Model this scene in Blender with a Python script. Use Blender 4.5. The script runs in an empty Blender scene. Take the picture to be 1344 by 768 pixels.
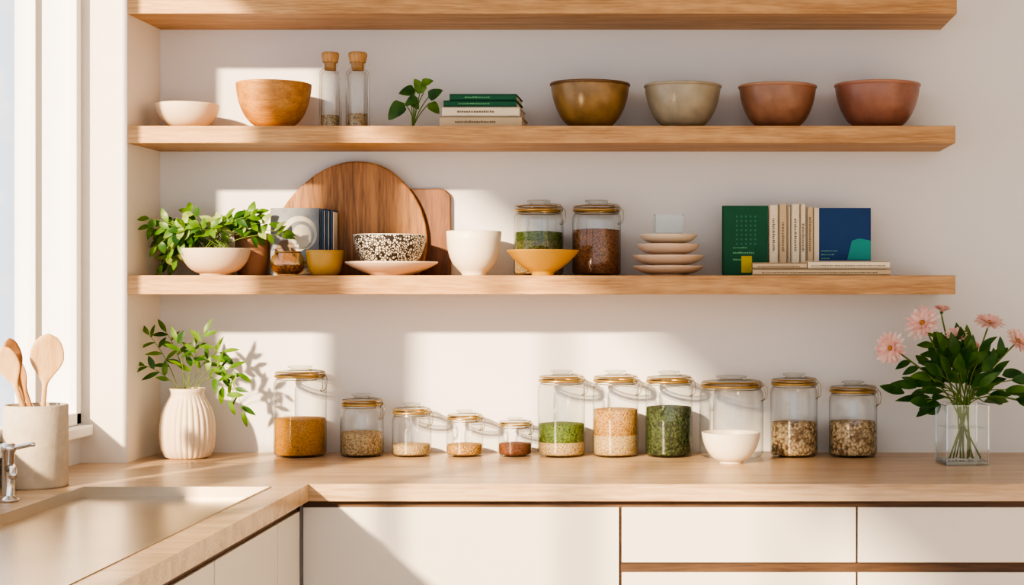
import bpy, math, random
from mathutils import Vector, Matrix, Quaternion
R=random.Random(7)
F=2095.0; DW=4.4; HZ=1.366; PX0=900.0; PY0=375.0
def X(px,y): return (px-PX0)*(DW+y)/F
def Z(py,y): return HZ-(py-PY0)*(DW+y)/F
def W(px,y): return px*(DW+y)/F
ZC=Z(594,0)
SD=0.26
Z3=Z(361.5,-SD); Z2=Z(165,-SD); Z1=Z(18,-SD)
XL=X(167,-SD)      # right face of pier
XW=-1.57           # left wall plane

# ---------------------------------------------------------------- materials
def srgb(c):
    return tuple(((v/255)/12.92 if v/255<=0.04045 else ((v/255+0.055)/1.055)**2.4) for v in c)+(1,)
_m={}
def newmat(name):
    m=bpy.data.materials.new(name); m.use_nodes=True
    nt=m.node_tree; b=nt.nodes['Principled BSDF']; return m,nt,b
def plain(name,c,rough=0.5,metal=0,var=0.06,scale=12,bump=0.0,bscale=60,spec=0.5,sss=0,coat=0,trans=0):
    if name in _m: return _m[name]
    m,nt,b=newmat(name); N=nt.nodes; L=nt.links
    tc=N.new('ShaderNodeTexCoord'); no=N.new('ShaderNodeTexNoise'); no.inputs['Scale'].default_value=scale; no.inputs['Detail'].default_value=5
    L.new(tc.outputs['Object'],no.inputs['Vector'])
    cr=N.new('ShaderNodeValToRGB'); c=srgb(c)
    cr.color_ramp.elements[0].position=0.3; cr.color_ramp.elements[1].position=0.7
    cr.color_ramp.elements[0].color=tuple(v*(1-var) for v in c[:3])+(1,)
    cr.color_ramp.elements[1].color=tuple(min(1,v*(1+var)) for v in c[:3])+(1,)
    L.new(no.outputs['Fac'],cr.inputs['Fac']); L.new(cr.outputs['Color'],b.inputs['Base Color'])
    b.inputs['Roughness'].default_value=rough; b.inputs['Metallic'].default_value=metal
    b.inputs['Specular IOR Level'].default_value=spec; b.inputs['Coat Weight'].default_value=coat; b.inputs['Coat Roughness'].default_value=0.15
    if bump>0:
        n2=N.new('ShaderNodeTexNoise'); n2.inputs['Scale'].default_value=bscale; n2.inputs['Detail'].default_value=6
        L.new(tc.outputs['Object'],n2.inputs['Vector'])
        bp=N.new('ShaderNodeBump'); bp.inputs['Strength'].default_value=bump; bp.inputs['Distance'].default_value=0.004
        L.new(n2.outputs['Fac'],bp.inputs['Height']); L.new(bp.outputs['Normal'],b.inputs['Normal'])
    _m[name]=m; return m
def wood(name,c1,c2,axis='X',rough=0.45,scale=1.0,ring=False):
    if name in _m: return _m[name]
    m,nt,b=newmat(name); N=nt.nodes; L=nt.links
    tc=N.new('ShaderNodeTexCoord'); mp=N.new('ShaderNodeMapping'); L.new(tc.outputs['Object'],mp.inputs['Vector'])
    s={'X':(1.5,22,22),'Y':(22,1.5,22),'Z':(22,22,1.5)}[axis]
    mp.inputs['Scale'].default_value=tuple(v*scale for v in s)
    n1=N.new('ShaderNodeTexNoise'); n1.inputs['Scale'].default_value=1.6; n1.inputs['Detail'].default_value=8; n1.inputs['Distortion'].default_value=0.6
    L.new(mp.outputs['Vector'],n1.inputs['Vector'])
    mp2=N.new('ShaderNodeMapping'); L.new(tc.outputs['Object'],mp2.inputs['Vector'])
    mp2.inputs['Scale'].default_value=tuple(v*scale*7 for v in s)
    n2=N.new('ShaderNodeTexNoise'); n2.inputs['Scale'].default_value=1.5; n2.inputs['Detail'].default_value=4
    L.new(mp2.outputs['Vector'],n2.inputs['Vector'])
    mx=N.new('ShaderNodeMath'); mx.operation='MULTIPLY_ADD'; mx.inputs[1].default_value=0.45; 
    L.new(n2.outputs['Fac'],mx.inputs[0]); 
    m3=N.new('ShaderNodeMath'); m3.operation='MULTIPLY'; m3.inputs[1].default_value=0.55; L.new(n1.outputs['Fac'],m3.inputs[0]); L.new(m3.outputs[0],mx.inputs[2])
    cr=N.new('ShaderNodeValToRGB'); cr.color_ramp.elements[0].position=0.38; cr.color_ramp.elements[1].position=0.6
    cr.color_ramp.elements[0].color=srgb(c2); cr.color_ramp.elements[1].color=srgb(c1)
    L.new(mx.outputs[0],cr.inputs['Fac']); L.new(cr.outputs['Color'],b.inputs['Base Color'])
    b.inputs['Roughness'].default_value=rough
    bp=N.new('ShaderNodeBump'); bp.inputs['Strength'].default_value=0.12; bp.inputs['Distance'].default_value=0.002
    L.new(n2.outputs['Fac'],bp.inputs['Height']); L.new(bp.outputs['Normal'],b.inputs['Normal'])
    _m[name]=m; return m
def grain(name,c1,c2,size=0.005,bump=0.8):
    if name in _m: return _m[name]
    m,nt,b=newmat(name); N=nt.nodes; L=nt.links
    tc=N.new('ShaderNodeTexCoord'); v=N.new('ShaderNodeTexVoronoi'); v.inputs['Scale'].default_value=1/size
    L.new(tc.outputs['Object'],v.inputs['Vector'])
    sx=N.new('ShaderNodeSeparateColor'); L.new(v.outputs['Color'],sx.inputs[0])
    cr=N.new('ShaderNodeValToRGB'); cr.color_ramp.elements[0].color=srgb(c2); cr.color_ramp.elements[1].color=srgb(c1); cr.color_ramp.elements[1].position=0.6
    L.new(sx.outputs[0],cr.inputs['Fac'])
    dk=N.new('ShaderNodeMath'); dk.operation='SUBTRACT'; dk.inputs[0].default_value=1.12; L.new(v.outputs['Distance'],dk.inputs[1]); dk.use_clamp=True
    mul=N.new('ShaderNodeMix'); mul.data_type='RGBA'; mul.blend_type='MULTIPLY'; mul.inputs['Factor'].default_value=0.8
    L.new(cr.outputs['Color'],mul.inputs['A']); L.new(dk.outputs[0],mul.inputs['B'])
    L.new(mul.outputs['Result'],b.inputs['Base Color'])
    b.inputs['Roughness'].default_value=0.7
    bp=N.new('ShaderNodeBump'); bp.inputs['Strength'].default_value=bump; bp.inputs['Distance'].default_value=size*0.6; bp.invert=True
    L.new(v.outputs['Distance'],bp.inputs['Height']); L.new(bp.outputs['Normal'],b.inputs['Normal'])
    _m[name]=m; return m
def glass(name,tint=(0.985,0.99,0.985),edge=(0.38,0.41,0.40),rough=0.02,base=0.05,gain=0.45,pw=3.4):
    if name in _m: return _m[name]
    m,nt,b=newmat(name); N=nt.nodes; L=nt.links
    out=[n for n in N if n.type=='OUTPUT_MATERIAL'][0]; N.remove(b)
    lw=N.new('ShaderNodeLayerWeight'); lw.inputs['Blend'].default_value=0.5
    p=N.new('ShaderNodeMath'); p.operation='POWER'; p.inputs[1].default_value=pw; L.new(lw.outputs['Facing'],p.inputs[0])
    ma=N.new('ShaderNodeMath'); ma.operation='MULTIPLY_ADD'; ma.inputs[1].default_value=gain; ma.inputs[2].default_value=base; ma.use_clamp=True
    L.new(p.outputs[0],ma.inputs[0])
    mc=N.new('ShaderNodeMix'); mc.data_type='RGBA'; mc.inputs['A'].default_value=tint+(1,); mc.inputs['B'].default_value=edge+(1,)
    L.new(p.outputs[0],mc.inputs['Factor'])
    t=N.new('ShaderNodeBsdfTransparent'); L.new(mc.outputs['Result'],t.inputs['Color'])
    g=N.new('ShaderNodeBsdfGlossy'); g.inputs['Roughness'].default_value=rough; g.inputs['Color'].default_value=(0.97,0.98,1,1)
    ms=N.new('ShaderNodeMixShader'); L.new(ma.outputs[0],ms.inputs[0]); L.new(t.outputs[0],ms.inputs[1]); L.new(g.outputs[0],ms.inputs[2])
    L.new(ms.outputs[0],out.inputs['Surface'])
    _m[name]=m; return m
def leafmat(name,c1,c2):
    if name in _m: return _m[name]
    m,nt,b=newmat(name); N=nt.nodes; L=nt.links
    tc=N.new('ShaderNodeTexCoord'); no=N.new('ShaderNodeTexNoise'); no.inputs['Scale'].default_value=25
    L.new(tc.outputs['Object'],no.inputs['Vector'])
    cr=N.new('ShaderNodeValToRGB'); cr.color_ramp.elements[0].position=0.35; cr.color_ramp.elements[1].position=0.65
    cr.color_ramp.elements[0].color=srgb(c1); cr.color_ramp.elements[1].color=srgb(c2)
    L.new(no.outputs['Fac'],cr.inputs['Fac']); L.new(cr.outputs['Color'],b.inputs['Base Color'])
    b.inputs['Roughness'].default_value=0.4
    tr=N.new('ShaderNodeBsdfTranslucent'); L.new(cr.outputs['Color'],tr.inputs['Color'])
    ms=N.new('ShaderNodeMixShader'); ms.inputs[0].default_value=0.35
    out=[n for n in N if n.type=='OUTPUT_MATERIAL'][0]
    L.new(b.outputs[0],ms.inputs[1]); L.new(tr.outputs[0],ms.inputs[2]); L.new(ms.outputs[0],out.inputs['Surface'])
    _m[name]=m; return m

GL=glass('clear_glass'); PANE=glass('window_glass',tint=(0.99,0.99,1),edge=(0.9,0.92,0.95),gain=0.2,base=0.02)
LID=glass('lid_glass',tint=(0.92,0.93,0.91),edge=(0.5,0.52,0.5),base=0.10,gain=0.4,pw=2.5)
GOLD=plain('brass',(186,154,94),0.35,metal=0.7,var=0.05)
WIRE=plain('steel_wire',(165,158,140),0.3,metal=0.9)
CHROME=plain('chrome',(215,215,215),0.12,metal=1)
OAK=wood('oak_shelf',(208,166,116),(170,126,80),'X',0.5)
CTOP=wood('pale_oak_counter',(212,184,150),(180,148,114),'X',0.3,0.8)
WALL=plain('wall_paint',(230,229,228),0.85,var=0.01,scale=3,bump=0.03,bscale=200)
WHITE=plain('white_trim_paint',(240,239,236),0.45,var=0.01)
CAB=plain('cabinet_lacquer',(224,219,210),0.4,var=0.01)
BRN=wood('walnut_channel',(104,76,54),(76,54,38),'X',0.6)
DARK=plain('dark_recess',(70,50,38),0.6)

# ---------------------------------------------------------------- mesh builder
class MB:
    def __init__(s): s.v=[];s.f=[];s.mi=[];s.sm=[];s.mats=[]
    def add(s,vs,fs,mat,smooth=True,M=None):
        o=len(s.v)
        for v in vs:
            v=Vector(v)
            if M is not None: v=M@v
            s.v.append(v)
        if mat not in s.mats: s.mats.append(mat)
        k=s.mats.index(mat)
        for f in fs: s.f.append([i+o for i in f]); s.mi.append(k); s.sm.append(smooth)
    def box(s,x0,x1,y0,y1,z0,z1,mat,M=None,bev=0):
        x0,x1=min(x0,x1),max(x0,x1);y0,y1=min(y0,y1),max(y0,y1);z0,z1=min(z0,z1),max(z0,z1)
        if bev<=0:
            vs=[(x,y,z) for z in (z0,z1) for y in (y0,y1) for x in (x0,x1)]
            fs=[(0,2,3,1),(4,5,7,6),(0,1,5,4),(2,6,7,3),(0,4,6,2),(1,3,7,5)]
            s.add(vs,fs,mat,False,M); return
        import bmesh
        bm=bmesh.new(); bmesh.ops.create_cube(bm,size=1)
        for v in bm.verts: v.co=Vector(((x0+x1)/2+v.co.x*(x1-x0),(y0+y1)/2+v.co.y*(y1-y0),(z0+z1)/2+v.co.z*(z1-z0)))
        bmesh.ops.bevel(bm,geom=bm.edges[:],offset=bev,segments=2,profile=0.5,affect='EDGES')
        bm.verts.ensure_lookup_table(); bm.verts.index_update()
        s.add([v.co.copy() for v in bm.verts],[[v.index for v in f.verts] for f in bm.faces],mat,False,M); bm.free()
    def lathe(s,prof,mat,seg=48,M=None,fn=None,smooth=True):
        vs=[];fs=[]; idx=[]
        for i,(r,z) in enumerate(prof):
            if r<1e-6: idx.append([len(vs)]); vs.append((0,0,z))
            else:
                row=[]
                for k in range(seg):
                    a=2*math.pi*k/seg; rr=r*(fn(a,z) if fn else 1)
                    row.append(len(vs)); vs.append((rr*math.cos(a),rr*math.sin(a),z))
                idx.append(row)
        for a,b in zip(idx,idx[1:]):
            if len(a)==1 and len(b)==1: continue
            for k in range(seg):
                k2=(k+1)%seg
                if len(a)==1: fs.append((a[0],b[k2],b[k]))
                elif len(b)==1: fs.append((a[k],a[k2],b[0]))
                else: fs.append((a[k],a[k2],b[k2],b[k]))
        s.add(vs,fs,mat,smooth,M)
    def tube(s,pts,rad,mat,seg=8,M=None,closed=False):
        pts=[Vector(p) for p in pts]; n=len(pts)
        rads=rad if isinstance(rad,(list,tuple)) else [rad]*n
        vs=[];fs=[]; up=None
        for i,p in enumerate(pts):
            if closed: t=pts[(i+1)%n]-pts[i-1]
            else: t=pts[min(i+1,n-1)]-pts[max(i-1,0)]
            t.normalize()
            if up is None:
                up=Vector((0,0,1)) if abs(t.z)<0.9 else Vector((1,0,0))
            up=(up-t*up.dot(t)); 
            if up.length<1e-5: up=Vector((1,0.1,0)).cross(t)
            up.normalize(); sd=t.cross(up)
            for k in range(seg):
                a=2*math.pi*k/seg
                vs.append(p+(up*math.cos(a)+sd*math.sin(a))*rads[i])
        rng=n if closed else n-1
        for i in range(rng):
            j=(i+1)%n
            for k in range(seg):
                k2=(k+1)%seg; fs.append((i*seg+k,i*seg+k2,j*seg+k2,j*seg+k))
        if not closed:
            fs.append(list(range(seg))[::-1]); fs.append([(n-1)*seg+k for k in range(seg)])
        s.add(vs,fs,mat,True,M)
    def leaf(s,p,d,nrm,L,Wd,mat,shape='lance',droop=0.2,fold=0.15,n=7):
        p=Vector(p); d=Vector(d).normalized(); nrm=Vector(nrm)
        nrm=(nrm-d*nrm.dot(d))
        if nrm.length<1e-4: nrm=d.orthogonal()
        nrm.normalize(); sd=d.cross(nrm)
        vs=[];fs=[]
        for i in range(n+1):
            t=i/n
            if shape=='lance': w=math.sin(math.pi*min(1,t*0.97+0.03))**0.85*(1-0.25*t)
            elif shape=='heart': w=(math.sin(math.pi*t**0.55)**0.7 if 0<t<1 else 0.0)+ (0.0)
            else: w=(math.sin(math.pi*0.5*min(1,t*1.6))**0.8)*(1-max(0,(t-0.75)/0.25)**2.5*0.85)   # petal
            c=p+d*L*t-nrm*droop*L*t*t
            hw=Wd/2*w
            vs+= [c+sd*hw+nrm*fold*hw, c, c-sd*hw+nrm*fold*hw]
        for i in range(n):
            a=i*3; fs+=[(a,a+1,a+4,a+3),(a+1,a+2,a+5,a+4)]
        s.add(vs,fs,mat,True)
    def obj(s,name,loc=(0,0,0),bevel=0):
        loc=Vector(loc)
        me=bpy.data.meshes.new(name)
        me.from_pydata([tuple(v) for v in s.v],[],s.f)
        for m in s.mats: me.materials.append(m)
        me.polygons.foreach_set('material_index',s.mi); me.polygons.foreach_set('use_smooth',s.sm); me.update()
        import bmesh
        bm=bmesh.new(); bm.from_mesh(me); bmesh.ops.recalc_face_normals(bm,faces=bm.faces[:]); bm.to_mesh(me); bm.free()
        o=bpy.data.objects.new(name,me); bpy.context.collection.objects.link(o); o.location=loc
        if bevel>0:
            md=o.modifiers.new('bevel','BEVEL'); md.width=bevel; md.segments=2; md.limit_method='ANGLE'
        return o

def boxobj(name,x0,x1,y0,y1,z0,z1,mat,bevel=0):
    b=MB(); cx,cy,cz=(x0+x1)/2,(y0+y1)/2,(z0+z1)/2
    b.box(x0-cx,x1-cx,y0-cy,y1-cy,z0-cz,z1-cz,mat); return b.obj(name,(cx,cy,cz),bevel)

# ---------------------------------------------------------------- room
XR=2.9; YF=-6.0; ZT=2.75
boxobj('wall_back',-1.85,XR+.15,0,0.15,0,ZT,WALL)
boxobj('wall_right',XR,XR+0.15,YF,0,0,ZT,WALL)
boxobj('floor',-1.85,XR+.15,YF,0.15,-0.1,0,wood('floor_oak',(186,166,142),(160,138,114),'Y',0.5))
boxobj('ceiling',-1.85,XR+.15,YF,0.15,ZT,ZT+0.1,WALL)
WZ0=Z(556,-SD); WZ1=2.55
w1=(-0.27,-1.42); w2=(-1.62,-5.2)
lw=MB()
T=0.14
lw.box(XW-T,XW,YF,0,0,WZ0,WALL); lw.box(XW-T,XW,YF,0,WZ1,ZT,WALL)
lw.box(XW-T,XW,w1[0],0,WZ0,WZ1,WALL); lw.box(XW-T,XW,w2[0],w1[1],WZ0,WZ1,WALL); lw.box(XW-T,XW,YF,w2[1],WZ0,WZ1,WALL)
lw.obj('wall_left')
boxobj('wall_pier',XW,XL,-SD,0,ZC,ZT,plain('pier_paint',(238,231,220),0.7,var=0.01))
def window(name,y0,y1,mull):
    b=MB(); xi=XW+0.006; xo=XW-0.03
    fw=0.03
    b.box(xo,xi,y0,y0-fw,WZ0,WZ1,WHITE); b.box(xo,xi,y1+fw,y1,WZ0,WZ1,WHITE)
    b.box(xo,xi,y0,y1,WZ0,WZ0+fw,WHITE); b.box(xo,xi,y0,y1,WZ1-fw,WZ1,WHITE)
    for (a,c) in mull:
        b.box(XW-0.018,xi,a,c,WZ0,WZ1,WHITE)
    xs=XW-0.012
    b.box(xs-0.002,xs+0.002,y0-fw,y1+fw,WZ0+fw,WZ1-fw,PANE)
    return b.obj(name,bevel=0.002)
window('window_1',w1[0],w1[1],[(-0.52,-0.56)])
window('window_2',w2[0],w2[1],[(-2.42,-2.48),(-3.3,-3.36),(-4.3,-4.36)])
boxobj('trim_1',XW+0.001,XW+0.035,-3.7,-SD-0.002,WZ0-0.03,WZ0-0.002,WHITE,0.004)

# ---------------------------------------------------------------- shelves
XRs=X(1254,-SD)
boxobj('floating_shelf',XL,XRs,-SD,0,Z2-W(23,-SD),Z2,OAK,0.0015)
boxobj('floating_shelf',XL,XRs,-SD,0,Z3-W(25,-SD),Z3,OAK,0.0015)
boxobj('floating_shelf',XL,X(1256,-SD),-SD,0,Z1,Z1+0.05,OAK,0.0015)

# ---------------------------------------------------------------- counter (L shaped, sink cut out) + cabinets
CT=0.04; YC=-0.70; XC=X(405,YC); XRc=XR
sx0,sx1=-1.375,-0.945; sy1=-0.76; sy0=-2.15; YE=-2.6
c=MB(); z0=ZC-CT
c.box(XW,XRc,YC,0,z0,ZC,CTOP)
c.box(XW,XC,sy1,YC,z0,ZC,CTOP); c.box(XW,sx0,sy0,sy1,z0,ZC,CTOP); c.box(sx1,XC,sy0,sy1,z0,ZC,CTOP); c.box(XW,XC,YE,sy0,z0,ZC,CTOP)
c.obj('kitchen_counter')
STEEL=plain('brushed_steel',(196,184,168),0.28,metal=1,var=0.05,scale=5)
s=MB(); zb=ZC-0.022
s.box(sx0,sx1,sy0,sy1,zb-0.004,zb,STEEL)
s.box(sx0,sx0+0.004,sy0,sy1,zb,ZC+0.002,STEEL); s.box(sx1-0.004,sx1,sy0,sy1,zb,ZC+0.002,STEEL)
s.box(sx0,sx1,sy1-0.004,sy1,zb,ZC+0.002,STEEL); s.box(sx0,sx1,sy0,sy0+0.004,zb,ZC+0.002,STEEL)
s.lathe([(0,0.001),(0.04,0.001),(0.045,0.003),(0.05,0.001)],CHROME,32,Matrix.Translation(((sx0+sx1)/2+0.1,-1.98,zb)))
s.obj('kitchen_sink')

k=MB(); yf=-0.68
def Zf(py): return Z(py,yf)
def Xf(px): return X(px,yf)
zt=Zf(666); XE=XR-0.003; XS=XW+0.003
k.box(XC-0.03,XE,-0.66,-0.003,0.1,z0,CAB)
k.box(XC-0.02,XE,-0.672,-0.66,0.1,z0,BRN)
k.box(XC-0.018,Xf(812.5),yf,-0.672,0.11,zt,CAB,bev=0.0015)
za,zb_=Zf(738.5),Zf(751.5)
for a,b_ in ((816,1123.5),(1126,1440),(1442.5,1760)):
    k.box(Xf(a),Xf(b_),yf,-0.672,za,zt,CAB,bev=0.0015)
    k.box(Xf(a),Xf(b_),yf,-0.672,0.42,zb_,CAB,bev=0.0015)
    k.box(Xf(a),Xf(b_),yf,-0.672,0.11,0.40,CAB,bev=0.0015)
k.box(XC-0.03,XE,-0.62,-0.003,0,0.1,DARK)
k.obj('base_cabinet')
k=MB(); xf=XC-0.02
k.box(XS,xf-0.02,YE,-0.003,0.1,z0-0.03,CAB); k.box(xf-0.02,xf-0.008,YE,-0.69,0.1,z0,BRN)
ys=[-0.70,-0.90,-1.37,-1.84,-2.31,-2.6]
for a,b_ in zip(ys,ys[1:]):
    k.box(xf-0.008,xf,a-0.003,b_+0.003,0.11,zt-0.006,CAB,bev=0.0015)
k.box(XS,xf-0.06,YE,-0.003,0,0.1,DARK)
k.obj('base_cabinet')

# ---------------------------------------------------------------- vessels
def bowlprof(Rr,H,foot,shape=1.0,th=0.004,fh=0.006,n=14,lip=0.0):
    out=[(0,0.0),(foot*0.96,0),(foot,0.001),(foot,fh)]
    pts=[]
    for i in range(n+1):
        t=i/n; a=t*math.pi/2
        r=foot+(Rr-foot)*((1-shape)*t+shape*math.sin(a)); z=fh+(H-fh)*((1-shape)*t+shape*(1-math.cos(a)))
        pts.append((r,z))
    out+=pts[1:]
    out+=[(Rr+lip,H+0.001),(Rr-th*0.5,H+th*0.4),(Rr-th,H)]
    for (r,z) in reversed(pts[:-1]): out.append((max(r-th,0.001),max(z+th*0.6,fh+th)))
    out.append((0,fh+th)); return out
def bowl(name,px0,px1,pyt,zb,y,mat,footf=0.5,shape=0.7,th=0.005,fh=0.006,M=None,seg=64,lip=0,rim=None):
    Rr=W((px1-px0)/2,y); H=Z(pyt,y)-zb; b=MB()
    pf=bowlprof(Rr,H,Rr*footf,shape,th,fh,lip=lip)
    b.lathe(pf,mat,seg)
    if lip:
        b.lathe([(Rr-0.0005,H-0.006),(Rr+0.0022,H-0.004),(Rr+0.0028,H-0.001),(Rr+0.0015,H+0.0018),(Rr-0.003,H+0.002)],rim or mat,seg)
    return b.obj(name,(X((px0+px1)/2,y),y,zb))

CREAM=plain('cream_ceramic',(232,214,190),0.45,var=0.03,bump=0.05)
WHT=plain('ivory_ceramic',(238,228,210),0.4,var=0.02,bump=0.06)
PINKC=plain('blush_ceramic',(230,204,180),0.45,var=0.03)
bowl('shallow_bowl',205,287,138,Z2,-0.13,CREAM,0.42,0.75)
bowl('wooden_bowl',311,408,111,Z2,-0.13,wood('turned_wood',(208,154,88),(172,116,60),'X',0.45,1.5),0.34,0.9,0.006)
y=-0.13
bowl('mustard_bowl',723,826,111,Z2,y,plain('olive_glaze',(142,112,68),0.34,var=0.28,scale=25,coat=0.2),0.40,0.82,lip=0.001,rim=plain('rim_brown',(112,84,54),0.4))
bowl('grey_bowl',846,946,113,Z2,y,plain('greige_glaze',(166,156,134),0.34,var=0.14,scale=30,coat=0.2),0.40,0.82,lip=0.001)
bowl('terracotta_bowl',970,1071,114,Z2,y,plain('terracotta_glaze',(152,110,86),0.36,var=0.18,scale=30,coat=0.2),0.44,0.82,lip=0.001,rim=plain('rim_clay',(174,132,108),0.4))
bowl('rose_clay_bowl',1096,1207,112,Z2,y,plain('rose_glaze',(150,104,86),0.36,var=0.15,scale=30,coat=0.2),0.44,0.82,lip=0.001,rim=plain('rim_rose',(174,126,106),0.4))

SEED=grain('pale_seeds',(218,192,146),(170,134,90),0.004)
CORK=wood('cork_wood',(204,162,110),(174,130,82),'Z',0.6)
def bottle(px0,px1,pyt,fillpx,y):
    Rr=W((px1-px0)/2,y); H=Z(pyt,y)-Z2; b=MB()
    hb=H*0.80
    b.lathe([(0,0.003),(Rr*.85,0),(Rr,0.005),(Rr,hb*.88),(Rr*.95,hb*.94),(Rr*.66,hb*.985),(Rr*.6,hb),(Rr*.6,hb+0.006),(Rr*.7,hb+0.008),(Rr*.7,hb+0.013),(Rr*.5,hb+0.014)],GL,40)
    b.lathe([(Rr*.84,0.008),(Rr*.86,hb*.88),(Rr*.6,hb*.95)],GL,40)
    b.lathe([(0,hb-0.006),(Rr*.5,hb-0.006),(Rr*.54,hb+0.014),(Rr*.66,hb+0.0145),(Rr*.69,hb+0.017),(Rr*.74,H-0.016),(Rr*.78,H-0.012),(Rr*.78,H-0.003),(Rr*.7,H),(0,H)],CORK,32)
    hf=Z(fillpx,y)-Z2
    b.lathe([(0,0.004),(Rr*.8,0.004),(Rr*.82,0.008),(Rr*.82,hf),(0,hf+0.003)],SEED,32)
    b.obj('glass_bottle',(X((px0+px1)/2,y),y,Z2))
bottle(419,448,69,152,-0.13); bottle(454,485,69,150,-0.13)

def jar(px0,px1,pyt,layers,zb,y,clip=1,neck=0.88,rt=None,name='glass_storage_jar'):
    Rr=rt if rt else W((px1-px0)/2,y); H=Z(pyt,y)-zb; b=MB()
    lh=min(0.031,H*0.2); hb=H-lh; q=lh/0.031
    b.lathe([(0,0.004),(Rr*.5,0.003),(Rr*.86,0.0),(Rr*.96,0.004),(Rr,0.012),(Rr,hb-0.022),(Rr*.985,hb-0.014),(Rr*.93,hb-0.007),(Rr*neck,hb-0.004),(Rr*neck,hb)],GL,56)
    ro=Rr*0.96
    b.lathe([(Rr*neck*.97,hb),(ro*.99,hb),(ro+0.001,hb+0.001*q),(ro+0.001,hb+0.0055*q),(ro*.98,hb+0.0065*q),(Rr*neck*.97,hb+0.0065*q)],GOLD,56)
    b.lathe([(ro*.97,hb+0.0066*q),(ro*.995,hb+0.008*q),(ro*.995,hb+0.0125*q),(ro*.97,hb+0.0145*q),(ro*.8,hb+0.0175*q),(ro*.45,hb+0.020*q),(ro*.36,hb+0.0215*q),(ro*.36,hb+0.0245*q),(ro*.48,hb+0.026*q),(ro*.5,hb+0.029*q),(ro*.46,H),(0,H)],LID,56)
    b.lathe([(ro*.99,hb+0.0128*q),(ro*.975,hb+0.0150*q),(ro*.93,hb+0.0160*q)],GOLD,56)
    ring=[(Rr*neck*1.03*math.cos(a),Rr*neck*1.03*math.sin(a),hb-0.005) for a in [2*math.pi*i/40 for i in range(40)]]
    b.tube(ring,0.0011,WIRE,6,closed=True)
    ca=math.radians(-25)
    Mc=Matrix.Rotation(ca if clip>0 else math.pi-ca,4,'Z')
    for yy in (-1,1):
        b.tube([(Rr*.88,yy*.012,hb-0.005),(Rr*1.04,yy*.012,hb+0.008*q),(Rr*1.14,yy*.011,hb+0.001),(Rr*1.18,yy*.009,hb-0.014*q),(Rr*1.15,yy*.008,hb-0.028*q),(Rr*1.04,yy*.007,hb-0.034*q)],0.0011,WIRE,6,Mc)
        b.tube([(Rr*1.04,yy*.012,hb+0.008*q),(Rr*.9,yy*.012,hb+0.0185*q),(Rr*.55,yy*.010,hb+0.0215*q),(Rr*.45,0,hb+0.0218*q)],0.0009,WIRE,6,Mc)
    b.tube([(Rr*1.04,-.007,hb-0.034*q),(Rr*1.03,0,hb-0.036*q),(Rr*1.04,.007,hb-0.034*q)],0.0012,WIRE,6,Mc)
    zlo=0.005; ri=Rr*.955
    for (py,mat) in layers:
        zh=Z(py,y)-zb
        if zh>0.012:
            b.lathe([(0,zlo),(ri*.93,zlo),(ri,zlo+0.005),(ri,zh-0.001),(ri*.97,zh),(ri*.5,zh+0.003),(0,zh+0.004)],mat,48,fn=None)
        zlo=zh-0.004
    b.obj(name,(X((px0+px1)/2,y),y,zb))
TUR=grain('turmeric',(224,164,70),(198,132,44),0.0022,0.8)
GRN=grain('split_peas',(108,134,56),(74,102,36),0.0045)
DGR=grain('dried_herbs',(76,94,52),(34,50,24),0.007)
OLV=grain('mung_beans',(132,136,78),(88,98,50),0.005)
TAN=grain('lentils_orange',(212,168,104),(182,132,72),0.004)
BEI=grain('quinoa',(218,190,142),(186,152,104),0.003)
CHK=grain('chickpeas',(234,208,164),(136,100,64),0.0075)
RED=grain('red_grain',(150,92,58),(104,60,36),0.004)
BRW=grain('brown_flax',(172,118,76),(124,78,46),0.004)
yj=-0.085
jar(360,428,480,[(549,TUR)],ZC,yj)
jar(447,503,517,[(567,SEED)],ZC,yj)
jar(515,566,529,[(583,BEI)],ZC,yj)
jar(586,634,538,[(583,TAN)],ZC,yj)
jar(654,698,548,[(582,RED)],ZC,yj)
jar(706,768,486,[(579,BEI),(556,GRN)],ZC,yj)
jar(778,838,486,[(570,BEI),(537,TAN)],ZC,yj)
jar(847,909,487,[(534,DGR)],ZC,yj)
jar(918,1002,493,[],ZC,-0.095)
jar(1011,1073,490,[(554,CHK)],ZC,yj)
jar(1088,1151,500,[(553,CHK)],ZC,yj)
bowl('small_cream_bowl',921,998,568,ZC,-0.26,WHT,0.4,0.8)
jar(672,742,263,[(332,SEED),(316,OLV),(305,GRN)],Z3,-0.069,rt=0.067)
jar(751,815,263,[(302,BRW)],Z3,-0.075,rt=0.066)

# ---------------------------------------------------------------- lower shelf vessels
bowl('mustard_dish',665,760,329,Z3,-0.229,plain('mustard_glaze',(204,158,76),0.4,var=0.06),0.31,0.3,0.005,0.008)
def cup(name,px0,px1,pyt,zb,y,mat,prof,th=0.004):
    Rr=W((px1-px0)/2,y); H=Z(pyt,y)-zb; b=MB()
    out=[(0,0)]+[(Rr*r,H*z) for r,z in prof]
    inn=[(max(Rr*r-th,0.001),H*z+ (0 if z==1 else th)) for r,z in reversed(prof) if H*z>0.012]
    b.lathe(out+[(out[-1][0]-th/2,H+th*.3)]+inn+[(0,inn[-1][1])],mat,64)
    return b.obj(name,(X((px0+px1)/2,y),y,zb))
cup('white_cup',586,658,304,Z3,-0.12,WHT,[(0.42,0),(0.44,0.02),(0.44,0.05),(0.56,0.12),(0.76,0.26),(0.88,0.42),(0.95,0.6),(0.98,0.8),(1,1)])
cup('mustard_cup',402,451,329,Z3,-0.16,plain('ochre_glaze',(196,152,70),0.4,var=0.08),[(0.6,0),(0.72,0.05),(0.86,0.22),(0.94,0.5),(0.98,0.8),(1,1)])
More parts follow.
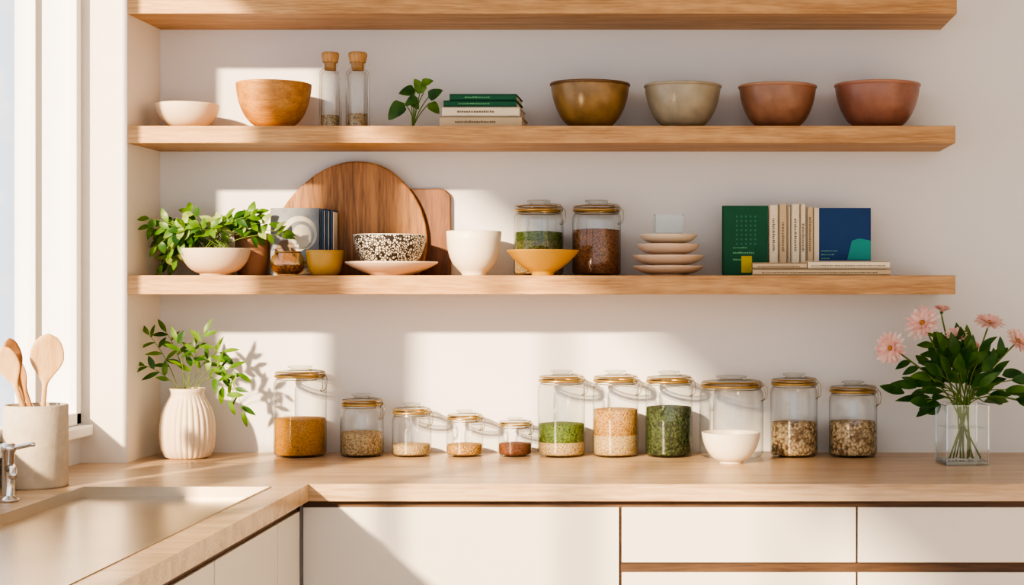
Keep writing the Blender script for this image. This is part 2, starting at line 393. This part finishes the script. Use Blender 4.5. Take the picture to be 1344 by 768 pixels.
cup('terracotta_pot',308,354,307,Z3,-0.052,plain('terracotta',(164,122,94),0.7,var=0.08,bump=0.1),[(0.8,0),(0.83,0.03),(0.9,0.4),(0.98,0.85),(1,0.9),(1,1)])
pl=MB(); pr=W(60.5,-0.15)
hz=Z(344,-0.15)-Z3
pl.lathe([(0,0),(pr*.45,0),(pr*.47,0.004),(pr*.62,0.010),(pr*.85,hz*.62),(pr*.98,hz-0.004),(pr,hz),(pr*.985,hz+0.001),(pr*.84,hz*.62+0.006),(pr*.6,0.016),(0,0.015)],PINKC,64)
pl.obj('dinner_plate',(X(514,-0.15),-0.15,Z3))
m,nt,b_=newmat('speckled_pattern'); _m['pat']=m
N=nt.nodes;L=nt.links
tc=N.new('ShaderNodeTexCoord'); vo=N.new('ShaderNodeTexVoronoi'); vo.inputs['Scale'].default_value=150; vo.feature='DISTANCE_TO_EDGE'
L.new(tc.outputs['Object'],vo.inputs['Vector'])
cr=N.new('ShaderNodeValToRGB'); cr.color_ramp.interpolation='CONSTANT'; cr.color_ramp.elements[0].color=srgb((46,38,32)); cr.color_ramp.elements[1].position=0.16; cr.color_ramp.elements[1].color=srgb((232,220,200))
L.new(vo.outputs['Distance'],cr.inputs['Fac']); L.new(cr.outputs['Color'],b_.inputs['Base Color']); b_.inputs['Roughness'].default_value=0.4
zbp=Z3+0.0162
pb=MB(); Rr=W(47.5,-0.15); H=Z(309,-0.15)-zbp
pf=bowlprof(Rr,H,Rr*.5,0.85,0.005,0.005)
pb.lathe(pf[:18],_m['pat'],64); pb.lathe(pf[17:],WHT,64)
pb.obj('patterned_bowl',(X(511.5,-0.15),-0.15,zbp))

st=MB(); y=-0.13; zz=0.0; dims=[(46,361,349),(46.5,349,335),(41,335,320),(38,320,307)]
for r,a,c_ in dims:
    Rr=W(r,y); h=(Z(c_,y)-Z(a,y)); 
    st.lathe([(q,w+zz) for q,w in bowlprof(Rr,h*1.02,Rr*.5,0.7,0.004,h*0.16)],PINKC if r>40 else CREAM,64)
    zz+=h*0.98
st.obj('stacked_dishes',(X(877,y),y,Z3))
tb=MB(); Rr=W(19.5,y)*1.414; zt_=Z3+zz+0.0015
ht=Z(282,y)-zt_
M45=Matrix.Rotation(math.pi/4,4,'Z')
SQ=glass('square_clear_glass',tint=(0.96,0.97,0.96),base=0.03,gain=0.25)
tb.lathe([(0,0),(Rr,0),(Rr,ht),(Rr*.9,ht),(Rr*.9,0.004),(0,0.004)],SQ,4,M45,smooth=False)
tb.obj('square_glass',(X(878,y),y,zt_))
am=MB(); y=-0.17; Rr=W(23,y); H=Z(331,y)-Z3
AMB=glass('amber_glass',(0.92,0.74,0.48),(0.6,0.42,0.2),0.05,0.10,0.4)
am.lathe([(0,0.002),(Rr*.55,0),(Rr*.85,H*.2),(Rr,H*.48),(Rr*.9,H*.8),(Rr*.7,H*.97),(Rr*.72,H),(Rr*.66,H)],AMB,48)
am.lathe([(0,0.004),(Rr*.5,0.004),(Rr*.78,H*.2),(Rr*.9,H*.45),(0,H*.5)],grain('cinnamon',(206,162,96),(130,94,50),0.006),48)
am.lathe([(Rr*.7,H*.97),(Rr*.76,H*.99),(Rr*.74,H*1.03),(Rr*.66,H)],GOLD,48)
am.obj('amber_glass_jar',(X(378,y),y,Z3))

# ---------------------------------------------------------------- cutting boards
def prism(b,pts,y0,y1,mat,bev=0.004):
    n=len(pts); cx=sum(p[0] for p in pts)/n; cz=sum(p[1] for p in pts)/n
    def ins(e): 
        out=[]
        for i,(x,z) in enumerate(pts):
            a=Vector(pts[i-1]);c=Vector(pts[(i+1)%n]); t=(c-a); nn=Vector((-t.y,t.x)).normalized()
            if nn.dot(Vector((cx-x,cz-z)))<0: nn=-nn
            out.append((x+nn.x*e,z+nn.y*e))
        return out
    rows=[(y0,ins(bev)),(y0+bev*.3,ins(bev*.3)),(y0+bev,pts),(y1-bev,pts),(y1,ins(bev))]
    vs=[];fs=[]
    for yy,pp in rows: vs+=[(x,yy,z) for x,z in pp]
    for r in range(len(rows)-1):
        for i in range(n): j=(i+1)%n; fs.append((r*n+i,r*n+j,(r+1)*n+j,(r+1)*n+i))
    fs.append(list(range(n))); fs.append([(len(rows)-1)*n+i for i in range(n)][::-1])
    b.add(vs,fs,mat,False)
yb=-0.03; cxp=466
key=[(549,361),(557,345),(561,322),(560,298),(553,273),(541,251),(525,233),(508,220),(488,213),(465,211),(442,215),(420,225),(400,240),(384,256),(372,273),(366,295),(368,320),(376,343),(387,361)]
def cr_spline(K,sub=4):
    out=[]
    for i in range(len(K)-1):
        p0=Vector(K[max(i-1,0)]);p1=Vector(K[i]);p2=Vector(K[i+1]);p3=Vector(K[min(i+2,len(K)-1)])
        for j in range(sub):
            t=j/sub; out.append(0.5*((2*p1)+(p2-p0)*t+(2*p0-5*p1+4*p2-p3)*t*t+(3*p1-p0-3*p2+p3)*t**3))
    out.append(Vector(K[-1])); return out
pts=[(X(p.x,yb)-X(cxp,yb),max(0,Z(p.y,yb)-Z(361,yb))) for p in cr_spline(key)]
b=MB(); prism(b,pts,-0.008,0.008,wood('acacia_board',(186,136,86),(118,78,46),'Z',0.45,0.8))
b.obj('round_cutting_board',(X(cxp,yb),yb,Z3))
x0,x1=X(528,-0.01),X(592,-0.01); zt2=Z(248,-0.01)-Z3
w2_=(x1-x0)/2; rc=0.028
pts=[(-w2_,0),(w2_,0)]
for i in range(9): a=math.radians(i*90/8); pts.append((w2_-rc+rc*math.cos(a),zt2-rc+rc*math.sin(a)))
for i in range(9): a=math.radians(90+i*90/8); pts.append((-w2_+rc+rc*math.cos(a),zt2-rc+rc*math.sin(a)))
b=MB(); prism(b,pts,-0.007,0.007,wood('walnut_board',(132,88,56),(90,58,34),'Z',0.45,1.2),0.003)
b.obj('rectangular_cutting_board',((x0+x1)/2,-0.012,Z3))

# ---------------------------------------------------------------- books
PAGE=plain('page_paper',(236,226,206),0.8,var=0.04,scale=80)
def book(b,x0,x1,y0,y1,z0,z1,mat,flat=False,spine='front'):
    t=0.0022
    if spine=='front' and not flat:
        b.box(x0,x0+t,y0,y1,z0,z1,mat); b.box(x1-t,x1,y0,y1,z0,z1,mat); b.box(x0,x1,y0,y0+t,z0,z1,mat,bev=0.0008)
        b.box(x0+t,x1-t,y0+t,y1-0.004,z0+0.003,z1-0.003,PAGE)
    elif flat:
        b.box(x0,x1,y0,y1,z0,z0+t,mat); b.box(x0,x1,y0,y1,z1-t,z1,mat); b.box(x0,x1,y0,y0+t,z0,z1,mat,bev=0.0008)
        b.box(x0+0.003,x1-0.003,y0+t,y1-0.004,z0+t,z1-t,PAGE)
    else:
        b.box(x0,x1,y0,y0+t,z0,z1,mat,bev=0.0008); b.box(x0,x1,y1-t,y1,z0,z1,mat); b.box(x0,x0+t,y0,y1,z0,z1,mat)
        b.box(x0+t,x1-0.003,y0+t,y1-t,z0+0.003,z1-0.003,PAGE)
def text_v(b,xc,y,z0,z1,w,mat):
    z=z0
    while z<z1:
        h=R.uniform(0.003,0.006); b.box(xc-w/2,xc+w/2*R.uniform(.3,1),y-0.0004,y,z,z+h*0.6,mat); z+=h
def text_h(b,x0,x1,y,z,h,mat):
    x=x0
    while x<x1:
        w=R.uniform(0.002,0.006); b.box(x,x+w,y-0.0004,y,z,z+h*R.uniform(.7,1),mat); x+=w+0.0015
GREEN=plain('green_cloth',(22,92,64),0.7,var=0.08); TEAL=plain('teal_print',(40,150,140),0.6); BLUE=plain('blue_cloth',(24,66,120),0.65,var=0.08)
CRB=plain('cream_cover',(230,216,190),0.7,var=0.03); CRB2=plain('tan_cover',(204,182,148),0.7); YEL=plain('yellow_label',(200,180,50),0.6); LG=plain('light_green_print',(110,170,120),0.6)
SOFTINK=plain('soft_ink',(120,104,84),0.7)
b=MB(); y0=-0.22
def sx(p): return X(p,y0)
lay=[(577,685,165,151,CRB2),(580,682,150.5,138,CRB),(582,678,137.5,129.5,GREEN),(590,678,129,120.5,GREEN)]
base=Z2
for (a,c_,p0,p1,mt) in lay:
    h=W(p0-p1,y0); book(b,sx(a),sx(c_),y0,-0.06,base,base+h,mt,flat=True)
    text_h(b,sx(a)+0.04,sx(c_)-0.07,y0,base+h*.4,h*.22,LG if mt is GREEN else SOFTINK)
    base+=h+0.0004
b.obj('book_stack')
yb0=-0.12
b=MB()
book(b,X(948,yb0),X(1008,yb0),yb0,yb0+0.03,Z3,Z(270,yb0),GREEN,spine='cover')
text_h(b,X(962,yb0),X(990,yb0),yb0,Z(333,yb0),0.005,LG); text_h(b,X(962,yb0),X(986,yb0),yb0,Z(342,yb0),0.005,LG); text_h(b,X(962,yb0),X(980,yb0),yb0,Z(326,yb0),0.003,LG)
for i in range(7):
    for j in range(5):
        b.box(X(966+j*6,yb0),X(968.4+j*6,yb0),yb0-0.0004,yb0,Z(283+i*6,yb0),Z(285.4+i*6,yb0),plain('dot_green',(50,120,90),0.6))
b.box(X(973,yb0),X(987,yb0),yb0-0.0006,yb0,Z(358,yb0),Z(336,yb0),YEL)
xs=[1009,1022,1033.5,1038,1050,1058.5,1068]
tops=[269,268,271,268,268,272]
for i in range(6):
    mt=[CRB,CRB2,CRB,CRB,CRB,CRB2][i]; xa,xb_=X(xs[i],yb0)+.0003,X(xs[i+1],yb0)-.0003
    book(b,xa,xb_,yb0-0.004*(i%2),yb0+0.1,Z3,Z(tops[i],yb0),mt)
    if xb_-xa>0.014: text_v(b,(xa+xb_)/2,yb0-0.004*(i%2),Z(330,yb0),Z(285+R.uniform(0,10),yb0),0.007,SOFTINK)
book(b,X(1068.5,yb0),X(1143,yb0),yb0,yb0+0.03,Z3,Z(273,yb0),BLUE,spine='cover')
b.box(X(1068.5,yb0)-0.0005,X(1075,yb0),yb0-0.0006,yb0+0.001,Z3,Z(273,yb0),CRB)
pz=[(1112,341),(1143,341),(1143,316),(1128,313),(1118,316)]
tri=[(X(p,yb0),yb0-0.0007,Z(q,yb0)) for p,q in pz]; b.add(tri,[list(range(5))],TEAL,False)
for i in range(3): text_h(b,X(1078,yb0),X(1100-6*i,yb0),yb0,Z(330+5*i,yb0),0.003,LG)
yq=-0.235
book(b,X(988,yq),X(1169,yq),yq,yq+0.10,Z3,Z3+W(8.5,yq),CRB2,flat=True); 
book(b,X(1060,yq),X(1168,yq),yq,yq+0.10,Z3+W(9,yq),Z3+W(19,yq),CRB,flat=True)
book(b,X(988,yq),X(1059,yq),yq,yq+0.10,Z3+W(9,yq),Z3+W(17,yq),CRB2,flat=True)
text_h(b,X(1065,yq),X(1160,yq),yq,Z3+W(12,yq),0.003,SOFTINK); text_h(b,X(995,yq),X(1050,yq),yq,Z3+W(11,yq),0.003,SOFTINK); text_h(b,X(1000,yq),X(1150,yq),yq,Z3+W(3,yq),0.003,SOFTINK)
b.obj('books')
ym=-0.075
ART=plain('art_print',(132,138,144),0.6,var=0.3,scale=18)
SKN=plain('art_cream',(196,190,176),0.6,var=0.12,scale=30); DBL=plain('navy_cover',(52,72,96),0.6)
b=MB()
M=Matrix.Translation((0,ym,Z3))
xa,xb_=X(355,ym),X(419,ym); hh=Z(273,ym)-Z3
b.box(xa,xb_,0,0.008,0,hh,ART,M,bev=0.0008); b.box(xa-0.001,xb_+0.001,0.008,0.010,0,hh,PAGE,M)
def disc(cx,cz,r,mat,off,sx=1,sz=1,a0=0,a1=360):
    vs=[(0,0,0)]+[(r*sx*math.cos(math.radians(a0+(a1-a0)*i/40)),0,r*sz*math.sin(math.radians(a0+(a1-a0)*i/40))) for i in range(41)]
    b.add([(cx+v[0],ym-off,Z3+cz+v[2]) for v in vs],[(0,i,i+1) for i in range(1,41)],mat,False)
cx=(xa+xb_)/2
disc(cx+0.012,hh*.62,0.048,SKN,0.0004); disc(cx+0.015,hh*.60,0.038,ART,0.0008); disc(cx+0.018,hh*.58,0.027,SKN,0.0012,1,1.2)
disc(cx-0.025,hh*.3,0.03,plain('art_brown',(120,100,84),0.6,var=.2),0.0010,1,1.4)
disc(cx+0.03,hh*.25,0.02,DBL,0.0011,1,1.3)
b.obj('art_magazine')
b=MB()
for i,(p0,p1) in enumerate([(420.5,426),(427,431.5),(432.5,437.5)]):
    book(b,X(p0,-0.1),X(p1,-0.1),-0.1,-0.04,Z3,Z(274+i,-0.1),DBL)
    b.box(X(p1,-0.1)-0.0008,X(p1,-0.1)+0.0004,-0.1005,-0.05,Z3+0.002,Z(276+i,-0.1),PAGE)
b.obj('booklets')

# ---------------------------------------------------------------- plants
LF1=leafmat('leaf_bright',(76,120,36),(120,158,60)); LF2=leafmat('leaf_deep',(44,88,32),(74,118,44)); LFV=leafmat('leaf_light_edge',(146,172,92),(176,196,124))
STM=plain('green_stem',(104,130,60),0.6)
def bez(p0,p1,p2,n=10):
    return [Vector(p0)*(1-t)**2+Vector(p1)*2*t*(1-t)+Vector(p2)*t*t for t in [i/n for i in range(n+1)]]
def branch(b,p0,p1,p2,nl,L,Wd,mats,shape='lance',rad=0.0013,start=0.3,spread=0.9,droop=0.25):
    pts=bez(p0,p1,p2,12); b.tube(pts,[rad*(1-.5*i/12) for i in range(13)],STM,6)
    for i in range(nl):
        t=start+(1-start)*(i+0.5)/nl; k_=min(11,int(t*12)); p=pts[k_].lerp(pts[k_+1],t*12-k_)
        tan=(pts[k_+1]-pts[k_]).normalized()
        side=tan.cross(Vector((0,-1,0.2))).normalized()*(1 if i%2 else -1)
        d=tan*R.uniform(.35,.8)+side*spread*R.uniform(.7,1.1)+Vector((0,R.uniform(-.5,.25),R.uniform(-.15,.25)))
        nrm=Vector((R.uniform(-.6,.4),-0.8,R.uniform(.3,1.1)))
        b.leaf(p,d,nrm,L*R.uniform(.7,1.1),Wd*R.uniform(.8,1.1),R.choice(mats),shape,droop*R.uniform(.3,1.5))
    b.leaf(pts[-1],pts[-1]-pts[-3],Vector((0,-1,.7)),L*.9,Wd*.85,mats[0],shape,droop)

yv=-0.14; zv=ZC
b=MB(); vx=X(246,yv)
b.lathe([(0,0),(W(23,yv),0),(W(29,yv),0.006),(W(33.5,yv),0.028),(W(35,yv),0.06),(W(35,yv),0.085),(W(33.5,yv),0.11),(W(30,yv),0.135),(W(25,yv),0.153),(W(21.5,yv),0.166),(W(21,yv),0.174),(W(23,yv),0.186),(W(21.5,yv),0.187),(W(18.5,yv),0.172),(W(18.5,yv),0.15),(0,0.14)],
  plain('ribbed_stoneware',(224,206,182),0.6,var=0.03,bump=0.08),224,Matrix.Translation((vx,yv,zv)),fn=lambda a,z:(1+0.06*(abs(math.cos(a*14))-0.6)) if 0.003<z<0.16 else 1)
top=Vector((vx,yv,zv+0.15))
for (px,py,cx_,cy_,n,dy) in [(196,440,222,470,6,0),(218,436,238,465,5,.05),(190,480,225,490,5,-.03),(232,448,243,470,4,-.04),(268,438,255,470,6,-.02),(292,462,262,465,6,.03),(312,490,272,460,6,-.02),(318,540,300,450,7,0),(300,525,280,465,5,-.05),(255,455,250,480,4,.04)]:
    yy=yv+dy
    branch(b,top+Vector((R.uniform(-.015,.015),R.uniform(-.015,.015),0)),(X(cx_,yy),yy,Z(cy_,yy)),(X(px,yy),min(yy,-0.05),Z(py,yy)),n,0.050,0.018,[LF1,LF1,LF2],start=0.4)
b.obj('potted_branch_vase')

yp=-0.15; b=MB(); Rr=W(46,yp)*0.97; Hb=Z(327,yp)-Z3; bx=X(283,yp)
b.lathe(bowlprof(Rr,Hb,Rr*.45,0.8,0.005),plain('blush_stoneware',(222,200,176),0.5,var=0.03),64,Matrix.Translation((bx,yp,Z3)))
b.lathe([(0,Hb-0.012),(Rr*.9,Hb-0.014)],plain('soil',(66,48,36),0.95,var=.3,scale=80,bump=.6),48,Matrix.Translation((bx,yp,Z3)))
for i in range(48):
    tx=R.uniform(196,338); 
    if i<13: tx=R.uniform(186,235)
    ty=R.uniform(278,316)+ (R.uniform(0,30) if tx<235 else 0)
    if i in (0,1,2,3,4,5,6): tx=R.uniform(200,236); ty=R.uniform(328,352)
    if i in (20,21,22): tx=R.uniform(352,384); ty=R.uniform(292,322)
    yy=min(-0.05,yp+R.uniform(-.07,.09))
    if tx>345: yy=-0.155
    mx_=270+(tx-270)*.45; my_=R.uniform(272,304)
    branch(b,(X(R.uniform(250,312),yp),yp+R.uniform(-.04,.04),Z3+Hb-0.012),(X(mx_,yy),yy,Z(my_,yy)),(X(tx,yy),yy,Z(ty,yy)),R.randint(3,5),0.038,0.024,[LF1,LF1,LF2,LFV],'lance',start=0.45,droop=0.35)
b.obj('potted_foliage_plant')

b=MB(); yp=-0.13; b0=Vector((X(541,yp),yp,Z2+0.002))
for (px,py,cx_,cy_,tx,ty,l) in [(530,135,545,150,508,158,.062),(545,118,543,140,524,122,.045),(556,122,545,140,546,106,.045),(562,128,548,145,577,120,.045),(564,135,548,150,578,150,.04),(548,128,545,140,528,140,.04),(553,110,548,140,568,106,.035),(540,130,541,150,552,146,.035)]:
    yy=yp+R.uniform(-.02,.02)
    pts=bez(b0,(X(cx_,yy),yy,Z(cy_,yy)),(X(px,yy),yy,Z(py,yy)),10); b.tube(pts,0.0013,STM,6)
    tip=Vector((X(tx,yy),yy-0.01,Z(ty,yy))); d=tip-pts[-1]
    b.leaf(pts[-1],d,Vector((0,-1,.35)),l,l*.72,R.choice([LF1,LF2]),'heart',0.15)
b.tube([b0,b0+Vector((0.0,-.005,-.0015))],0.003,STM)
b.obj('pothos_cutting')

yfz=-0.27; b=MB(); fx=X(1262.5,yfz); hw=W(28.5,yfz); hv=Z(531,yfz)-ZC
Mv=Matrix.Translation((fx,yfz,ZC))@Matrix.Rotation(math.radians(6),4,'Z')
GLV=glass('vase_glass',edge=(0.75,0.78,0.77),base=0.05,gain=0.3)
GLE=glass('vase_glass_edge',tint=(0.78,0.83,0.82),edge=(0.5,0.56,0.55),base=0.15,gain=0.3)
b.box(-hw,hw,-hw,hw,0,hv,GLV,Mv)
b.f=b.f[:1]+b.f[2:]; b.mi=b.mi[:1]+b.mi[2:]; b.sm=b.sm[:1]+b.sm[2:]
t=0.004
for sxx in (-1,1):
    for syy in (-1,1):
        b.box(sxx*hw,sxx*(hw-t),syy*hw*.999,syy*(hw-t),0.001,hv,GLE,Mv)
b.box(-hw*.98,hw*.98,-hw*.98,hw*.98,0.001,0.011,GLE,Mv,bev=0.002)
for a in range(4):
    b.box(-hw,hw,-hw,-hw+t,hv,hv+0.0015,GLE,Mv@Matrix.Rotation(math.pi/2*a,4,'Z'))
WTR=glass('water',(0.94,0.97,0.95),(0.7,0.78,0.75),0.0,0.04,0.3)
b.add([(-hw+t,-hw+t,hv*.62),(hw-t,-hw+t,hv*.62),(hw-t,hw-t,hv*.62),(-hw+t,hw-t,hv*.62)],[(0,1,2,3)],WTR,False,Mv)
PK=leafmat('petal_pink',(240,186,178),(248,212,202)); PK2=leafmat('petal_blush',(248,208,198),(252,232,222)); CEN=grain('flower_centre',(232,170,90),(204,120,70),0.002)
LD=leafmat('leaf_dark',(40,84,32),(66,112,44)); LD2=leafmat('leaf_mid',(62,106,42),(98,138,58))
def flower(c,nrm,r,open_=0.25):
    nrm=Vector(nrm).normalized(); u=nrm.orthogonal().normalized(); v=nrm.cross(u)
    for ring,(n,rr,tilt) in enumerate([(17,1.0,open_),(15,.86,open_+.28),(10,.6,open_+.6)]):
        for i in range(n):
            a=2*math.pi*(i+ring*.5)/n+R.uniform(-.08,.08)
            d=u*math.cos(a)+v*math.sin(a); dd=d*math.cos(tilt)+nrm*math.sin(tilt)
            b.leaf(c+d*r*.08,dd,nrm*math.cos(tilt)-d*math.sin(tilt),r*rr*R.uniform(.88,1.1),r*.24,PK if R.random()<.5 else PK2,'petal',0.12,0.25,6)
    Mx=Matrix.Translation(c)@nrm.to_track_quat('Z','Y').to_matrix().to_4x4()
    b.lathe([(0,r*.2),(r*.1,r*.18),(r*.17,r*.08),(r*.15,-.002),(0,-r*.15)],CEN,20,Mx)
    b.lathe([(0,-r*.3),(r*.12,-r*.26),(r*.2,-r*.1),(r*.16,0)],LD2,16,Mx)
fl=[(1211,424,23,(-.5,-.8,.45),0.0),(1169,457,22,(-.7,-.9,.1),0.0),(1255,444,15,(-.1,-.6,.7),.0),(1298,424,20,(.1,-.45,.9),.02),(1336,448,19,(.5,-.6,.6),0.0),(1236,409,12,(.1,-.3,1),.04),(1278,456,10,(.2,-.6,.8),.05)]
for k_,(px,py,r,nr,dy) in enumerate(fl):
    yy=yfz+dy-.02; c_=Vector((X(px,yy),yy,Z(py,yy))); flower(c_,nr,W(r,yy),0.18 if r>18 else 0.6)
    foot=Vector((fx+(fx-c_.x)*.25+R.uniform(-.01,.01),yfz+R.uniform(-.02,.02),ZC+0.014))
    neck=Vector((fx+(c_.x-fx)*.12,yfz,ZC+hv))
    ctl=neck+Vector(((c_.x-fx)*.15,0,.06))
    pts=[foot]+bez(neck,ctl,c_-Vector(nr).normalized()*.008,10); b.tube(pts,0.0022,STM,6)
    for q_ in (5,7,8,9):
        for s_ in (-1,1):
            tn=(pts[q_+1]-pts[q_]).normalized(); sd_=tn.cross(Vector((0,-1,0))).normalized()*s_
            if R.random()<.75: b.leaf(pts[q_],tn*.7+sd_*.8+Vector((0,R.uniform(-.4,.1),-.1)),Vector((R.uniform(-.4,.2),-.9,.6)),R.uniform(.04,.058),.024,R.choice([LD,LD2]),'lance',.3)
for i in range(7):
    foot=Vector((fx+R.uniform(-.035,.035),yfz+R.uniform(-.025,.025),ZC+0.014)); nk=Vector((fx+R.uniform(-.025,.025)-(foot.x-fx)*.4,yfz+R.uniform(-.02,.02),ZC+hv+0.02))
    b.tube([foot,nk],0.002,STM,6)
for i in range(80):
    a=math.radians(R.uniform(5,175)); rad=R.uniform(.3,1.0)
    tx=1260+76*rad*math.cos(a); ty=534-84*rad*math.sin(a)
    yy=yfz+R.uniform(-.07,.06); p=Vector((X(tx,yy),yy,Z(ty,yy)))
    o=Vector((fx,yfz,ZC+hv))
    d=(p-o).normalized()+Vector((0,R.uniform(-.4,.1),R.uniform(-.5,.2)))
    if i%3==0: b.tube(bez(o+Vector((R.uniform(-.02,.02),0,0)),o+(p-o)*.4+Vector((0,0,.03)),p,6),0.0015,STM,5)
    b.leaf(p,d,Vector((R.uniform(-.5,.3),-.9,R.uniform(.2,1))),R.uniform(.05,.07),R.uniform(.026,.036),R.choice([LD,LD,LD2]),'lance',R.uniform(.1,.45))
b.obj('flower_vase')

# ---------------------------------------------------------------- crock with spoons, tap
yk=-0.745; rk=0.07
kx=XW+0.012+rk
b=MB(); hk=Z(531,yk)-ZC
STN=plain('stone_crock',(198,186,168),0.75,var=0.1,scale=40,bump=0.25,bscale=90)
b.lathe([(0,0),(rk*.97,0),(rk,0.004),(rk,hk-0.003),(rk*.98,hk),(rk*.9,hk),(rk*.9,0.01),(0,0.01)],STN,64)
SPW=wood('spoon_wood',(222,186,140),(198,156,108),'Z',0.5,2); SPD=wood('spoon_dark',(184,138,92),(150,102,64),'Z',0.5,2)
def spoon(b,base,head,hw,hl,mat,yaw=0):
    base=Vector(base); head=Vector(head); d=(head-base); Ltot=d.length; d.normalize()
    fy=Vector((math.sin(yaw),-math.cos(yaw),0)); fy=(fy-d*fy.dot(d)).normalized(); fxv=fy.cross(d)
    M=Matrix.Translation(base)@Matrix((fxv,fy,d)).transposed().to_4x4()
    n=18; vs=[];fs=[];seg=20
    Hn=Ltot-hl
    zs=[(0,.005,.005),(Hn*.5,.005,.0045),(Hn*.9,.0055,.0045)]
    for i in range(n+1):
        t=i/n; e=math.sqrt(max(0,1-((t-.56)/.44)**2)) if t>.56 else 0.5-0.5*math.cos(math.pi*min(1,t/.56))
        zs.append((Hn+hl*t, max(0.0055+(hw-.0055)*e if t<=.56 else hw*e,0.0015), .0055 if t<.9 else .004))
    for (z,a,c_) in zs:
        for k_ in range(seg):
            an=2*math.pi*k_/seg; x_=a*math.cos(an); y_=c_*math.sin(an)
            if z>Hn and y_>0: t=(z-Hn)/hl; y_-=0.006*math.sin(math.pi*t)*(1-(x_/max(a,1e-4))**2)
            vs.append((x_,y_,z))
    m_=len(zs)
    for i in range(m_-1):
        for k_ in range(seg): k2=(k_+1)%seg; fs.append((i*seg+k_,i*seg+k2,(i+1)*seg+k2,(i+1)*seg+k_))
    fs.append(list(range(seg))); fs.append([(m_-1)*seg+k_ for k_ in range(seg)])
    b.add(vs,fs,mat,True,M)
def kp(px,py,dy): return Vector((X(px,yk+dy)-kx,dy,Z(py,yk+dy)-ZC))
spoon(b,(.0,.01,.015),kp(64,438,0.02),0.037,0.125,SPW,0.3)
spoon(b,(.02,-.02,.015),kp(12,444,-0.01),0.022,0.10,SPD,0.9)
spoon(b,(.035,-.02,.015),kp(3,455,-0.045),0.024,0.10,SPW,0.3)
spoon(b,(.03,.035,.015),kp(18,470,0.04),0.02,0.085,SPD,-0.3)
b.obj('utensil_crock',(kx,yk,ZC))

yt=-1.0; tx=X(11,yt); b=MB()
hT=Z(582,yt)-ZC
b.lathe([(0,0),(0.022,0),(0.022,0.006),(0.014,0.010),(0.0125,0.014),(0.0125,hT-0.02),(0.015,hT-0.018),(0.015,hT-0.004),(0.012,hT),(0,hT)],CHROME,32)
b.tube([(0,0,hT-0.012),(0.02,0,hT-0.008),(0.05,0,hT-0.002),(0.056,0,hT-0.003)],[0.006,0.0055,0.005,0.0045],CHROME,12)
b.tube([(0,0,hT*.55),(0.02,-.03,hT*.62),(0.04,-.07,hT*.6),(0.045,-.085,hT*.5)],[0.009,0.008,0.008,0.008],CHROME,12)
b.obj('sink_tap',(tx,yt,ZC))

# ---------------------------------------------------------------- light
d=Vector((0.50,1.0,-0.42)).normalized()
sl=bpy.data.lights.new('sun','SUN'); sl.energy=8.5; sl.color=(1.0,0.77,0.50); sl.angle=math.radians(2.4)
so=bpy.data.objects.new('sun',sl); bpy.context.collection.objects.link(so); so.rotation_euler=d.to_track_quat('-Z','Y').to_euler(); so.location=(-5,-5,4)
w=bpy.data.worlds.new('World'); bpy.context.scene.world=w; w.use_nodes=True
bg=w.node_tree.nodes['Background']; bg.inputs['Color'].default_value=(0.92,0.95,1.0,1); bg.inputs['Strength'].default_value=1.25

sc=bpy.context.scene
try:
    sc.view_settings.view_transform='AgX'; sc.view_settings.look='AgX - High Contrast'; sc.view_settings.exposure=0.3
except Exception as e: print(e)
cam=bpy.data.cameras.new('cam'); co=bpy.data.objects.new('cam',cam); bpy.context.collection.objects.link(co)
co.location=(0,-DW,HZ); co.rotation_euler=(math.pi/2,0,0)
cam.sensor_width=36; cam.lens=F/1344*36; cam.shift_x=-(PX0-672)/1344; cam.shift_y=-(384-PY0)/1344
cam.clip_start=0.05
sc.camera=co
